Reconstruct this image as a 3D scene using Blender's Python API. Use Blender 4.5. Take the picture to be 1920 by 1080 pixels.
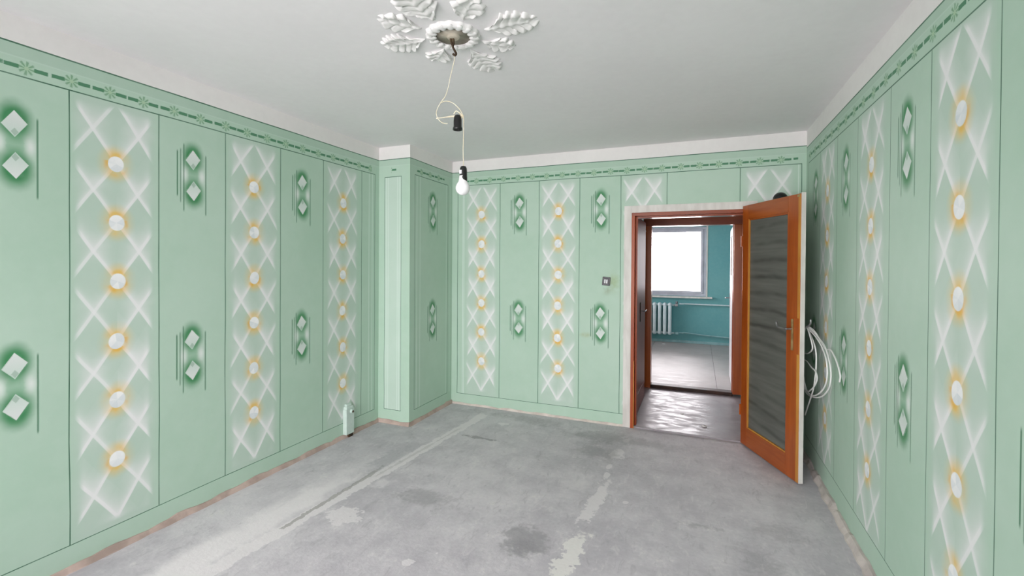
import bpy, bmesh, math, random
from mathutils import Vector, Matrix, noise
random.seed(7)
for o in list(bpy.data.objects):
    bpy.data.objects.remove(o, do_unlink=True)
S = bpy.context.scene
COL = S.collection

# ------------------------------------------------------------------ camera
cam_d = bpy.data.cameras.new('camera')
cam = bpy.data.objects.new('camera', cam_d); COL.objects.link(cam)
cam_d.sensor_fit = 'HORIZONTAL'; cam_d.sensor_width = 36.0
cam_d.lens = 857.18 / 1920 * 36.0
cam_d.shift_x = 0.0
cam_d.shift_y = -(540 - 500.82) / 1920
cam_d.clip_start = 0.02
_r = Vector((0.92570974, 0.37817856, 0.00651616))
_u = Vector((-0.00939461, 0.00576690, 0.99993924))
_f = Vector((-0.37811800, 0.92571471, -0.00889131))
CAMH = 1.5158
cam.matrix_world = Matrix(((_r.x, _u.x, -_f.x, 0), (_r.y, _u.y, -_f.y, 0), (_r.z, _u.z, -_f.z, CAMH), (0, 0, 0, 1)))
S.camera = cam

# ------------------------------------------------------------------ light and exposure
S.view_settings.view_transform = 'Standard'
S.view_settings.look = 'None'
S.view_settings.gamma = 1.0
S.view_settings.use_curve_mapping = False
S.view_settings.exposure = 1.02
S.cycles.use_denoising = True
S.cycles.use_adaptive_sampling = True
S.cycles.adaptive_threshold = 0.08
S.cycles.max_bounces = 7
S.cycles.diffuse_bounces = 5
S.cycles.glossy_bounces = 4
S.cycles.transmission_bounces = 4
S.cycles.sample_clamp_indirect = 8.0
S.cycles.caustics_reflective = False
S.cycles.caustics_refractive = False
W = bpy.data.worlds.new('overcast_sky'); S.world = W
W.use_nodes = True
_bg = W.node_tree.nodes['Background']
_bg.inputs['Color'].default_value = (1.0, 0.945, 0.975, 1)
_bg.inputs['Strength'].default_value = 7.0
# even overcast: sky a little brighter overhead, pale ground below the horizon
_tc = W.node_tree.nodes.new('ShaderNodeTexCoord'); _sp = W.node_tree.nodes.new('ShaderNodeSeparateXYZ'); _mr = W.node_tree.nodes.new('ShaderNodeMapRange')
W.node_tree.links.new(_tc.outputs['Generated'], _sp.inputs[0]); W.node_tree.links.new(_sp.outputs[2], _mr.inputs[0])
_mr.inputs[1].default_value = -0.35; _mr.inputs[2].default_value = 0.6; _mr.inputs[3].default_value = 5.4; _mr.inputs[4].default_value = 9.6
W.node_tree.links.new(_mr.outputs[0], _bg.inputs['Strength'])

def portal(name, loc, rot, sx, sy):
    l = bpy.data.lights.new(name, 'AREA'); l.shape = 'RECTANGLE'; l.size = sx; l.size_y = sy
    l.cycles.is_portal = True
    o = bpy.data.objects.new(name, l); COL.objects.link(o); o.location = loc; o.rotation_euler = rot
    return o

# room dimensions, metres
H = 2.6
XL, XR, YB, YF = -2.8166, 0.80, 4.326, -1.60
XP, YP = -2.4673, 3.5447
ZB, ZF, ZG = 0.130, 2.337, 2.479
# windows: the room's own one behind the camera, enlarged to brighten the ceiling, and the one of the far blue room
WX0, WX1, WZ0, WZ1 = -2.72, 0.30, 0.22, 2.48
BX0, BX1, BZ0, BZ1 = -2.15, 0.13, 0.90, 2.235
YW = 9.40
portal('window_portal', ((WX0+WX1)/2, YF-0.26, (WZ0+WZ1)/2), (math.radians(90), 0, 0), WX1-WX0, WZ1-WZ0)
portal('window_portal', (-2.86, 7.75, (BZ0+BZ1)/2), (math.radians(90), 0, math.radians(-90)), 2.3, BZ1-BZ0)  # portal for the added side window
portal('window_portal', ((BX0+BX1)/2, YW+0.26, (BZ0+BZ1)/2), (math.radians(-90), 0, 0), BX1-BX0, BZ1-BZ0)

# ------------------------------------------------------------------ node helper
def srgb(r, g, b):
    f = lambda c: (c/255/12.92) if c/255 <= 0.04045 else ((c/255+0.055)/1.055)**2.4
    return (f(r), f(g), f(b), 1.0)

class X:
    """a float or colour socket with arithmetic"""
    def __init__(s, t, sock): s.t = t; s.k = sock
    def _m(s, op, *a, clamp=False):
        n = s.t.nodes.new('ShaderNodeMath'); n.operation = op; n.use_clamp = clamp
        for i, v in enumerate((s,)+a):
            if isinstance(v, X): s.t.links.new(v.k, n.inputs[i])
            else: n.inputs[i].default_value = v
        return X(s.t, n.outputs[0])
    def __add__(s, o): return s._m('ADD', o)
    __radd__ = __add__
    def __sub__(s, o): return s._m('SUBTRACT', o)
    def __rsub__(s, o): return (s*-1.0)+o
    def __mul__(s, o): return s._m('MULTIPLY', o)
    __rmul__ = __mul__
    def __truediv__(s, o): return s._m('DIVIDE', o)
    def abs(s): return s._m('ABSOLUTE')
    def round(s): return s._m('ROUND')
    def floor(s): return s._m('FLOOR')
    def frac(s): return s._m('FRACT')
    def min(s, o): return s._m('MINIMUM', o)
    def max(s, o): return s._m('MAXIMUM', o)
    def gt(s, o): return s._m('GREATER_THAN', o)
    def lt(s, o): return s._m('LESS_THAN', o)
    def sqrt(s): return s._m('SQRT')
    def exp(s): return s._m('EXPONENT')
    def cos(s): return s._m('COSINE')
    def pow(s, o): return s._m('POWER', o)
    def atan2(s, o): return s._m('ARCTAN2', o)
    def clamp(s): return s._m('ADD', 0.0, clamp=True)
    def ss(s, a, b):
        """smoothstep rising from a to b (a > b falls)"""
        n = s.t.nodes.new('ShaderNodeMapRange'); n.interpolation_type = 'SMOOTHSTEP'; n.clamp = True
        s.t.links.new(s.k, n.inputs[0])
        lo, hi, p, q = (a, b, 0.0, 1.0) if a < b else (b, a, 1.0, 0.0)
        for i, v in ((1, lo), (2, hi), (3, p), (4, q)): n.inputs[i].default_value = v
        return X(s.t, n.outputs[0])

class Mat:
    def __init__(s, name, rough=0.6, spec=0.3, metal=0.0, coat=0.0):
        s.m = bpy.data.materials.new(name); s.m.use_nodes = True; s.t = s.m.node_tree
        s.b = s.t.nodes['Principled BSDF']
        s.b.inputs['Roughness'].default_value = rough
        s.b.inputs['Specular IOR Level'].default_value = spec
        s.b.inputs['Metallic'].default_value = metal
        s.b.inputs['Coat Weight'].default_value = coat
        s.b.inputs['Coat Roughness'].default_value = 0.22
    def x(s, sock): return X(s.t, sock)
    def const(s, v):
        n = s.t.nodes.new('ShaderNodeValue'); n.outputs[0].default_value = v; return X(s.t, n.outputs[0])
    def sep(s, vec):
        n = s.t.nodes.new('ShaderNodeSeparateXYZ'); s.t.links.new(vec, n.inputs[0]); return [X(s.t, q) for q in n.outputs]
    def comb(s, a, b, c=0.0):
        n = s.t.nodes.new('ShaderNodeCombineXYZ')
        for i, v in enumerate((a, b, c)):
            if isinstance(v, X): s.t.links.new(v.k, n.inputs[i])
            else: n.inputs[i].default_value = v
        return n.outputs[0]
    def uv(s, name):
        n = s.t.nodes.new('ShaderNodeUVMap'); n.uv_map = name; return n.outputs[0]
    def pos(s):
        n = s.t.nodes.new('ShaderNodeNewGeometry'); return n.outputs['Position']
    def obj(s):
        n = s.t.nodes.new('ShaderNodeTexCoord'); return n.outputs['Object']
    def noise(s, vec, scale, detail=3.0, rough=0.55, dist=0.0):
        n = s.t.nodes.new('ShaderNodeTexNoise'); n.inputs['Scale'].default_value = scale
        n.inputs['Detail'].default_value = detail; n.inputs['Roughness'].default_value = rough
        n.inputs['Distortion'].default_value = dist
        s.t.links.new(vec, n.inputs['Vector']); return X(s.t, n.outputs[0])
    def white(s, vec):
        n = s.t.nodes.new('ShaderNodeTexWhiteNoise'); n.noise_dimensions = '3D'
        s.t.links.new(vec, n.inputs['Vector']); return X(s.t, n.outputs['Value'])
    def scale(s, vec, k):
        n = s.t.nodes.new('ShaderNodeVectorMath'); n.operation = 'MULTIPLY'
        s.t.links.new(vec, n.inputs[0]); n.inputs[1].default_value = k; return n.outputs[0]
    def mix(s, f, a, b):
        n = s.t.nodes.new('ShaderNodeMix'); n.data_type = 'RGBA'
        if isinstance(f, X): s.t.links.new(f.k, n.inputs[0])
        else: n.inputs[0].default_value = f
        for i, v in ((6, a), (7, b)):
            if isinstance(v, tuple): n.inputs[i].default_value = v
            else: s.t.links.new(v, n.inputs[i])
        return n.outputs[2]
    def color(s, c):
        if isinstance(c, tuple): s.b.inputs['Base Color'].default_value = c
        else: s.t.links.new(c, s.b.inputs['Base Color'])
    def rough(s, v): s.t.links.new(v.k, s.b.inputs['Roughness'])
    def bump(s, h, strength=0.3, dist=0.01):
        n = s.t.nodes.new('ShaderNodeBump'); n.inputs['Strength'].default_value = strength; n.inputs['Distance'].default_value = dist
        s.t.links.new(h.k, n.inputs['Height']); s.t.links.new(n.outputs[0], s.b.inputs['Normal'])

def plain(name, c1, c2=None, rough=0.6, spec=0.3, nscale=6.0, metal=0.0, coat=0.0, bump=0.0, stretch=None):
    """two-tone noise material"""
    M = Mat(name, rough, spec, metal, coat)
    v = M.obj()
    if stretch: v = M.scale(v, stretch)
    n = M.noise(v, nscale, 4)
    M.color(M.mix(n.ss(0.3, 0.7), c1, c2 or c1))
    if bump: M.bump(M.noise(v, nscale*6, 3), bump, 0.004)
    return M.m

# ------------------------------------------------------------------ wall paint
MINT = srgb(185, 210, 193)
MINT2 = srgb(175, 204, 184)
DARK = srgb(50, 98, 74)
def mint_base(M, stains=False):
    p = M.pos()
    n = M.noise(p, 1.3, 3, 0.6); n2 = M.noise(p, 14, 2, 0.6)
    c = M.mix((n*0.75+n2*0.25).ss(0.3, 0.72), MINT, MINT2)
    px, py, pz = M.sep(p)
    # damp and rust stains by the light switch and the door surround
    for (sx, sz, rx, rz, col, k) in ((-0.735, 1.34, 0.05, 0.07, srgb(150, 170, 95), 0.55), (-0.80, 1.27, 0.03, 0.04, srgb(130, 130, 90), 0.5),
                                     (-0.655, 1.19, 0.016, 0.13, srgb(176, 140, 92), 0.75), (-1.0, 0.83, 0.05, 0.02, srgb(165, 165, 95), 0.45),
                                     (-0.42, 2.45, 0.09, 0.025, srgb(120, 160, 90), 0.5)) if stains else ():
        d = ((px-sx)/rx)*((px-sx)/rx) + ((pz-sz)/rz)*((pz-sz)/rz)
        g = (d*-1.0).exp()*k*(py.gt(4.2))*(n2.ss(0.25, 0.6))
        c = M.mix(g, c, col)
    return c

def mat_plain_mint(st=False):
    M = Mat('mint_wall_paint', 0.55, 0.3); M.color(mint_base(M, st)); return M.m
def mat_flat(name, col, k):
    M = Mat(name, 0.55, 0.3); c = mint_base(M)
    n = M.noise(M.pos(), 5, 3)
    M.color(M.mix((n*0.5+0.6)._m('MULTIPLY', k, clamp=True), c, col)); return M.m

def mat_lattice():
    M = Mat('mint_paint_lattice_stencil', 0.55, 0.3); c = mint_base(M)
    uv = M.uv('pattern'); s0, v0, _ = M.sep(uv)
    idv = M.uv('column'); cid, circ, _ = M.sep(idv)
    cv = M.comb(s0+cid*3.7, v0, cid)
    s = s0 + (M.noise(cv, 2.2, 1)-0.5)*0.022
    v = v0 + (M.noise(M.comb(s0+cid*5.1, v0+9.0, 0.0), 2.6, 1)-0.5)*0.03
    P, Z0 = 0.3088, 2.022
    w = (v-Z0)/P
    haze = None
    acc = M.const(0.0)
    strokes = []
    for q, sg in enumerate((1.0, -1.0)):
        a = w + s*(sg/0.2)
        k = a.round()
        r = M.white(M.comb(k, cid*7.0+q*3.0, s.gt(0.0)))
        d = (a-k)*0.168
        soft = ((d-0.007)*(-1.0)/(r*0.024+0.006)).exp().min(1.0)
        crisp = d.ss(-0.0085, -0.0035)
        core = d.ss(-0.0085, -0.0035)*d.ss(0.0150, 0.007)
        end = s.abs() + r*0.026
        e = end.ss(0.188, 0.160)
        inten = (r*0.30+0.72)
        strokes.append((core.max(soft*crisp*0.85))*e*inten)
    st = strokes[0] + strokes[1] - strokes[0]*strokes[1]
    # airbrushed fog that gathers above each crossing
    wf = w - w.floor()
    fogx = ((s.abs()-0.098)/0.062); fogy = (wf-0.60)/0.20
    fog = ((fogx*fogx+fogy*fogy)*-1.0).exp()*0.36*(M.noise(cv, 9, 2).ss(0.3, 0.75)+0.4)
    st = (st + fog*(1.0-st)).clamp()
    st = st*v.ss(0.150, 0.185)*v0.ss(2.322, 2.280)*s0.abs().ss(0.20, 0.185)
    c = M.mix(s0.abs().ss(0.21, 0.13)*0.26, c, srgb(202, 209, 206))
    c = M.mix(st*0.95, c, srgb(236, 237, 237))
    # painted discs with an orange airbrushed halo
    k = (w*-1.0).round().max(0.0).min(5.0)
    jr = M.white(M.comb(k, cid, 1.0)); jr2 = M.white(M.comb(k, cid, 2.0))
    dv = v - (Z0 - k*P) + (jr-0.5)*0.006
    ds = s + (jr2-0.5)*0.008
    ex = ds/0.0355; ey = dv/0.0405
    rr = (ex*ex+ey*ey).sqrt()
    ang = ey.atan2(ex)
    wob = M.noise(M.comb(ds*18.0+cid*9.0, dv*18.0+k*5.0, 0.5), 1.0, 1)
    vert = ((ang*2.0).cos()*-0.28+0.72)
    halo = rr.ss(2.75, 0.9)*vert*(wob*1.5+0.15)
    halo = halo.min(1.0)*circ
    c = M.mix(halo*0.85, c, srgb(229, 193, 98))
    hot = rr.ss(1.75, 1.0)*(wob.ss(0.42, 0.7))*circ*(ey.lt(0.35)*0.6+0.3)
    c = M.mix(hot*0.8, c, srgb(226, 170, 44))
    fac = M.white(M.comb(((ang+0.35)/1.047).floor(), k, cid))
    dcol = M.mix(fac*0.75+(ey*-0.15), srgb(244, 245, 245), srgb(206, 216, 220))
    c = M.mix(rr.ss(1.06, 0.94)*circ, c, dcol)
    M.color(c); return M.m

def mat_diamond(st=False):
    M = Mat('mint_paint_diamond_stencil', 0.55, 0.3); c = mint_base(M, st)
    uv = M.uv('pattern'); s, v, _ = M.sep(uv)
    idv = M.uv('column'); cid, _a, _b = M.sep(idv)
    up = v.gt(1.49)
    vv0 = v - (up*1.078+0.950)
    jr = M.white(M.comb(cid, up, 4.0))
    sk = s + (jr-0.5)*0.012
    sk = sk + vv0*0.02
    av = vv0.abs(); dv = av-0.0925
    tilt = dv*0.10
    m = (sk+0.0).abs()/0.0425 + (dv + sk*0.18*(vv0.gt(0.0)*2.0-1.0)*-1.0).abs()/0.0585
    wob = M.noise(M.comb(s+cid*4.0, v, cid), 16, 2)
    hx = sk/0.058; hy = (av-0.105)/0.084
    hr = (hx*hx+hy*hy).sqrt()
    halo = (hr+(wob-0.5)*0.35).ss(1.36, 0.50)
    mid = ((sk/0.035)*(sk/0.035)+(vv0/0.06)*(vv0/0.06)).sqrt().ss(1.3, 0.5)
    # pale side flares between the two diamonds
    fx = (sk.abs()-0.052)/0.017; fy = vv0/0.036
    flare = ((fx*fx+fy*fy)*-1.0).exp()*(sk.abs()+((vv0.abs()-0.012).abs())*0.35).ss(0.028, 0.034)
    c = M.mix((halo*(wob*0.5+0.75)).min(1.0), c, srgb(70, 138, 92))
    c = M.mix(mid*0.4, c, srgb(104, 164, 122))
    c = M.mix(flare*0.85, c, srgb(226, 232, 228))
    # ruled brush lines
    lines = M.const(0.0)
    for (lx, top, bot, k) in ((-0.091, 0.143, -0.140, 0.9), (-0.073, 0.156, -0.176, 0.6), (-0.055, 0.188, -0.226, 0.75), (0.075, 0.142, -0.242, 0.8)):
        ln = (s-lx+(jr-0.5)*0.006).abs().ss(0.0048, 0.0020)*vv0.ss(top, top-0.02)*vv0.ss(bot, bot+0.02)
        lines = lines.max(ln*k)
    lines = lines*(1.0-flare*0.0)
    c = M.mix(lines, c, srgb(66, 118, 88))
    pale = (s+0.064).abs().ss(0.004, 0.0015)*vv0.abs().ss(0.13, 0.10)*0.5
    c = M.mix(pale, c, srgb(206, 222, 212))
    # the diamonds themselves
    dcol = M.mix((dv/0.06*0.5+0.5).clamp(), srgb(196, 215, 204), srgb(224, 228, 226))
    tip = (sk.abs()/0.013 + (dv+0.036).abs()/0.018)
    dcol = M.mix(tip.ss(1.1, 0.9)*0.45, dcol, srgb(120, 158, 134))
    c = M.mix(m.ss(1.05, 0.98), c, dcol)
    M.color(c); return M.m

def mat_frieze():
    M = Mat('mint_paint_garland_frieze', 0.55, 0.3); c = mint_base(M)
    uv = M.uv('pattern'); s, v, _ = M.sep(uv)
    idv = M.uv('column'); cid, on, _b = M.sep(idv)
    y0 = v-(ZF+0.043)
    PER = 0.1555
    cu = s/PER
    k = cu.round()
    jr = M.white(M.comb(k, cid, 8.0))
    x = (cu-k)*PER + (jr-0.5)*0.010
    y = y0 + (jr-0.5)*0.003
    # upper field slightly greyer, split by a thin pale line
    c = M.mix(v.ss(ZF+0.080, ZF+0.088)*0.18, c, srgb(152, 176, 162))
    c = M.mix((v-(ZF+0.082)).abs().ss(0.0045, 0.001)*0.5, c, srgb(196, 216, 204))
    ax = x.abs()
    wob = M.noise(M.comb(s, v, cid), 60, 2)
    # two dark bars between flowers, pale ticks where they meet
    bar = (y.abs()+(wob-0.5)*0.004).ss(0.0098, 0.0078)*ax.ss(0.024, 0.027)*ax.ss(0.0750, 0.0725)
    tick = (ax-0.0755).abs().ss(0.0020, 0.0008)*y.abs().ss(0.010, 0.008)
    c = M.mix(bar*on*0.9, c, srgb(60, 124, 88))
    c = M.mix(tick*on*0.75, c, srgb(190, 214, 198))
    # eight-petalled flower
    r = (x*x+y*y).sqrt(); a = y.atan2(x)
    pet = ((a*8.0+jr*1.5).cos()*0.5+0.5)
    fl = (r+(wob-0.5)*0.012).ss(0.034, 0.028)*r.ss(0.006, 0.009)*pet.ss(0.35, 0.8)
    cen = r.ss(0.010, 0.007)
    c = M.mix(r.ss(0.027, 0.018)*on*0.4, c, srgb(150, 190, 152))
    c = M.mix(fl*on*0.62, c, srgb(84, 140, 96))
    c = M.mix(cen*on*0.6, c, srgb(172, 200, 164))
    M.color(c); return M.m

def mat_white_plaster(name, c1, c2, bump=0.12):
    M = Mat(name, 0.75, 0.2); p = M.pos()
    n = M.noise(p, 1.1, 4, 0.6); n2 = M.noise(p, 22, 3)
    M.color(M.mix((n*0.7+n2*0.3).ss(0.3, 0.7), c1, c2))
    M.bump(M.noise(p, 30, 2), bump, 0.004); return M.m

def mat_concrete():
    M = Mat('grey_screed', 0.72, 0.25); p = M.pos(); px, py, pz = M.sep(p)
    n1 = M.noise(p, 0.9, 2, 0.62); n2 = M.noise(p, 5.5, 3, 0.65)
    nd = M.noise(p, 3.2, 1, 0.65); ne = M.noise(p, 12, 2, 0.6); nf = M.noise(p, 42, 2, 0.65); n3 = nf
    c = M.mix((n1*0.45+n2*0.4+n3*0.15).ss(0.36, 0.64), srgb(180, 176, 182), srgb(207, 203, 207))
    c = M.mix((n2*0.6+n3*0.4).ss(0.58, 0.70)*0.6, c, srgb(216, 212, 210))
    ns = M.noise(M.scale(p, (3.0, 1.2, 1.0)), 6.0, 3, 0.7, 1.0)
    c = M.mix(ns.ss(0.56, 0.70)*0.35, c, srgb(220, 216, 216))
    c = M.mix(ns.ss(0.44, 0.30)*0.35, c, srgb(154, 151, 156))
    PALE = srgb(224, 219, 221); WET = srgb(140, 138, 141)
    # wide soft veil of filler dust along the left
    veil = ((px+2.30)-(py-2.2)*0.05).abs() + (nd-0.5)*0.30 + (ne-0.5)*0.14
    c = M.mix(veil.ss(0.17, 0.03)*(py+(n2-0.5)*1.6).ss(3.1, 2.1)*0.85, c, srgb(228, 223, 225))
    def strip(x0, y0, k, w, ya, yb, amt, col, rag=1.0):
        """ragged trowelled strip running away from the viewer"""
        nonlocal c
        d = (px-(py*k+(x0-y0*k))).abs()/w + (nd-0.5)*0.9*rag + (ne-0.5)*1.7*rag + (nf-0.5)*1.0*rag
        yy = py + (ne-0.5)*0.35 + (nf-0.5)*0.1
        c = M.mix(d.ss(1.0, 0.82)*yy.ss(ya-0.02, ya+0.02)*yy.ss(yb+0.02, yb-0.02)*amt, c, col)
    strip(-2.105, 2.6, 0.088, 0.052, 1.2, 4.15, 0.80, PALE, 0.8)
    strip(-2.165, 2.3, 0.03, 0.018, 1.9, 2.75, 0.65, srgb(146, 143, 140), 1.5)
    strip(-2.045, 3.3, 0.088, 0.012, 2.6, 3.7, 0.30, srgb(160, 157, 156), 1.8)
    strip(-0.605, 2.32, 0.11, 0.052, 2.13, 2.50, 0.85, srgb(228, 225, 222), 1.5)
    strip(-0.598, 2.9, 0.075, 0.044, 2.62, 3.17, 0.80, PALE, 1.3)
    def blob(x, y, rx, ry, col, edge=0.35, amt=0.7, rag=1.0):
        nonlocal c
        dx = (px-x)/rx; dy = (py-y)/ry
        d = (dx*dx+dy*dy).sqrt() + (nd-0.5)*1.5*rag + (ne-0.5)*2.2*rag + (nf-0.5)*1.0*rag
        c = M.mix(d.ss(1.0, 1.0-edge)*amt, c, col)
    blob(-1.985, 2.15, 0.13, 0.11, PALE, 0.15, 0.75)
    blob(-2.0, 2.55, 0.10, 0.10, PALE, 0.5, 0.5)
    for (x, y, rx, ry) in ((-0.60, 3.27, 0.022, 0.05), (-0.605, 3.42, 0.022, 0.05), (-0.575, 3.68, 0.055, 0.11), (-0.56, 4.0, 0.03, 0.05), (-1.35, 1.93, 0.03, 0.03),
                           (-1.25, 2.05, 0.012, 0.02), (-0.42, 2.95, 0.02, 0.02), (-1.70, 3.95, 0.06, 0.05)):
        blob(x, y, rx, ry, PALE, 0.12, 0.75)
    blob(-0.78, 3.05, 0.12, 0.14, PALE, 0.7, 0.40)
    blob(-0.875, 2.33, 0.165, 0.165, WET, 0.45, 0.55, 0.55); blob(-0.86, 2.28, 0.11, 0.10, WET, 0.8, 0.45, 0.6)
    blob(0.30, 2.60, 0.16, 0.18, WET, 0.9, 0.40, 0.7)
    blob(0.02, 2.86, 0.12, 0.05, WET, 0.7, 0.45)
    blob(0.42, 2.95, 0.18, 0.14, WET, 0.9, 0.35, 0.7)
    blob(-1.62, 2.5, 0.24, 0.14, WET, 0.9, 0.45, 0.8)
    blob(-1.72, 3.55, 0.15, 0.03, WET, 0.4, 0.7)
    blob(-0.75, 3.65, 0.28, 0.25, WET, 0.9, 0.45, 0.8)
    blob(-0.6, 4.0, 0.7, 0.16, WET, 0.9, 0.40, 0.8)
    blob(-1.5, 4.15, 0.6, 0.14, WET, 0.9, 0.40, 0.8)
    blob(-2.2, 2.9, 0.12, 0.4, srgb(160, 160, 165), 0.9, 0.5, 0.8)
    M.color(c)
    M.bump(nf, 0.2, 0.005); M.rough(n2*0.25+0.55)
    return M.m

def mat_wood(name, c1, c2, rough=0.3, coat=0.35, axis='z'):
    M = Mat(name, rough, 0.4, 0, coat); v = M.obj()
    st = {'z': (9, 9, 0.7), 'x': (0.7, 9, 9), 'y': (9, 0.7, 9)}[axis]
    g = M.noise(M.scale(v, st), 3.0, 5, 0.6, 0.6); b = M.noise(v, 2.0, 3)
    M.color(M.mix((g*0.6+b*0.4).ss(0.3, 0.7), c1, c2))
    M.bump(g, 0.06, 0.003); return M.m

MT = {}
MT['mint'] = mat_plain_mint()
MT['mint_stained'] = mat_plain_mint(True)
MT['line'] = mat_flat('dark_green_ruled_line', DARK, 1.0)
MT['pale'] = mat_flat('pale_mint_ruled_line', srgb(222, 234, 227), 0.75)
MT['palefield'] = mat_flat('pale_mint_field', srgb(212, 224, 218), 0.42)
MT['lattice'] = mat_lattice()
MT['diamond'] = mat_diamond()
MT['diamond_stained'] = mat_diamond(True)
MT['frieze'] = mat_frieze()
MT['white'] = mat_white_plaster('white_wall_band', srgb(236, 234, 232), srgb(229, 227, 225))
MT['ceil'] = mat_white_plaster('white_ceiling_paint', srgb(237, 235, 236), srgb(231, 229, 230))
MT['plaster'] = mat_white_plaster('moulded_white_plaster', srgb(232, 231, 229), srgb(226, 225, 223), 0.03)
MT['trimw'] = plain('grubby_white_trim_paint', srgb(226, 223, 218), srgb(208, 204, 198), 0.5, 0.3, 5, stretch=(3, 3, 0.8))
MT['screed'] = mat_concrete()
MT['skirtpale'] = plain('bare_white_plaster_edge', srgb(226, 216, 208), srgb(196, 184, 176), 0.85, 0.15, 9, bump=0.3)
MT['skirtgrey'] = plain('bare_grey_plaster_edge', srgb(206, 198, 192), srgb(178, 170, 166), 0.85, 0.15, 7, bump=0.3)
MT['skirt'] = plain('bare_pinkish_plaster_edge', srgb(196, 176, 166), srgb(166, 148, 139), 0.85, 0.15, 7, bump=0.3)
MT['oak'] = mat_wood('orange_brown_varnish', srgb(176, 88, 28), srgb(150, 68, 20))
MT['oakx'] = mat_wood('orange_brown_varnish_rail', srgb(174, 90, 32), srgb(146, 68, 22), axis='x')
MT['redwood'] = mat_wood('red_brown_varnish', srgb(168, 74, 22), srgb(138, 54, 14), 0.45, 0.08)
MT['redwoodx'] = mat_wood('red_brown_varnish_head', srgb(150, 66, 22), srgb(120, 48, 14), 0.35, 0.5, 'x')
MT['redwoodx'].node_tree.nodes['Principled BSDF'].inputs['Coat Roughness'].default_value = 0.05
MT['rawwood'] = mat_wood('worn_yellow_wood', srgb(206, 150, 66), srgb(176, 112, 44), 0.5, 0.1)
MT['hallwood'] = mat_wood('glossy_mauve_brown_enamel', srgb(142, 70, 54), srgb(122, 56, 42), 0.42, 0.0)
MT['hallwood'].node_tree.nodes['Principled BSDF'].inputs['Specular IOR Level'].default_value = 0.22
MT['blackwood'] = plain('dark_worn_sill', srgb(44, 30, 26), srgb(70, 44, 34), 0.5, 0.3, 8)
MT['black'] = plain('black_bakelite', srgb(16, 16, 16), srgb(24, 24, 24), 0.3, 0.5, 20)
MT['cord'] = plain('cream_cord', srgb(228, 222, 202), srgb(212, 202, 172), 0.5, 0.3, 30)
MT['cablew'] = plain('white_cable_sheath', srgb(240, 240, 238), srgb(228, 228, 226), 0.4, 0.4, 10)
MT['bulb'] = plain('opal_bulb_glass', srgb(240, 240, 240), srgb(236, 236, 236), 0.12, 0.5, 5)
MT['brass'] = plain('dull_brass', srgb(190, 168, 120), srgb(160, 136, 92), 0.35, 0.5, 20, metal=0.6)
MT['steel'] = plain('dull_steel', srgb(170, 170, 172), srgb(130, 130, 134), 0.35, 0.5, 20, metal=0.8)
MT['hook'] = plain('rusty_iron_and_tape', srgb(52, 40, 30), srgb(84, 66, 48), 0.7, 0.3, 40)
MT['cup'] = plain('stained_plaster_cup', srgb(206, 200, 186), srgb(184, 174, 156), 0.8, 0.2, 20)
MT['switch'] = plain('charcoal_switch_plastic', srgb(34, 35, 42), srgb(26, 27, 32), 0.35, 0.5, 20)
MT['rocker'] = plain('white_switch_plastic', srgb(236, 236, 240), srgb(226, 226, 230), 0.35, 0.5, 20)
MT['mintstub'] = plain('pale_mint_enamel', srgb(206, 222, 214), srgb(192, 210, 202), 0.4, 0.4, 12)
MT['blue'] = mat_white_plaster('teal_blue_wall_paint', srgb(120, 174, 175), srgb(106, 164, 168), 0.2)
MT['hallwall'] = mat_white_plaster('plain_hall_paint', srgb(196, 196, 188), srgb(182, 182, 176), 0.2)
MT['winframe'] = plain('lilac_grey_window_paint', srgb(206, 204, 214), srgb(190, 188, 198), 0.4, 0.4, 6)
MT['rad'] = plain('pale_radiator_enamel', srgb(214, 226, 228), srgb(200, 214, 218), 0.35, 0.4, 8)
MT['pipe'] = plain('painted_pipe', srgb(150, 186, 188), srgb(130, 168, 172), 0.4, 0.4, 10)
MT['doorwhite'] = plain('old_white_door_paint', srgb(226, 224, 226), srgb(210, 208, 212), 0.35, 0.4, 5)
MT['brownglass'] = plain('brown_ribbed_glass', srgb(130, 88, 66), srgb(108, 70, 52), 0.2, 0.5, 10)
MT['seam'] = plain('dark_floor_seam', srgb(70, 66, 66), srgb(90, 86, 84), 0.8, 0.2, 9)

def mat_glossy_floor(name, c1, c2, nscale, r0, r1, bumpk):
    M = Mat(name, 0.3, 0.5); p = M.pos()
    n = M.noise(p, nscale, 5, 0.65); n2 = M.noise(M.scale(p, (1.0, 2.2, 1.0)), 7, 4, 0.6, 0.8)
    M.color(M.mix((n*0.6+n2*0.4).ss(0.32, 0.68), c1, c2))
    M.rough(n2.ss(0.3, 0.7)*(r1-r0)+r0)
    M.bump(n2*0.7+M.noise(p, 30, 3)*0.3, bumpk, 0.006); return M.m
MT['hallfloor'] = mat_glossy_floor('scuffed_grey_lino', srgb(128, 122, 126), srgb(160, 154, 158), 3.0, 0.30, 0.55, 0.35)
MT['sheet'] = mat_glossy_floor('worn_painted_hardboard', srgb(150, 144, 142), srgb(170, 164, 162), 2.0, 0.38, 0.6, 0.2)

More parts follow.
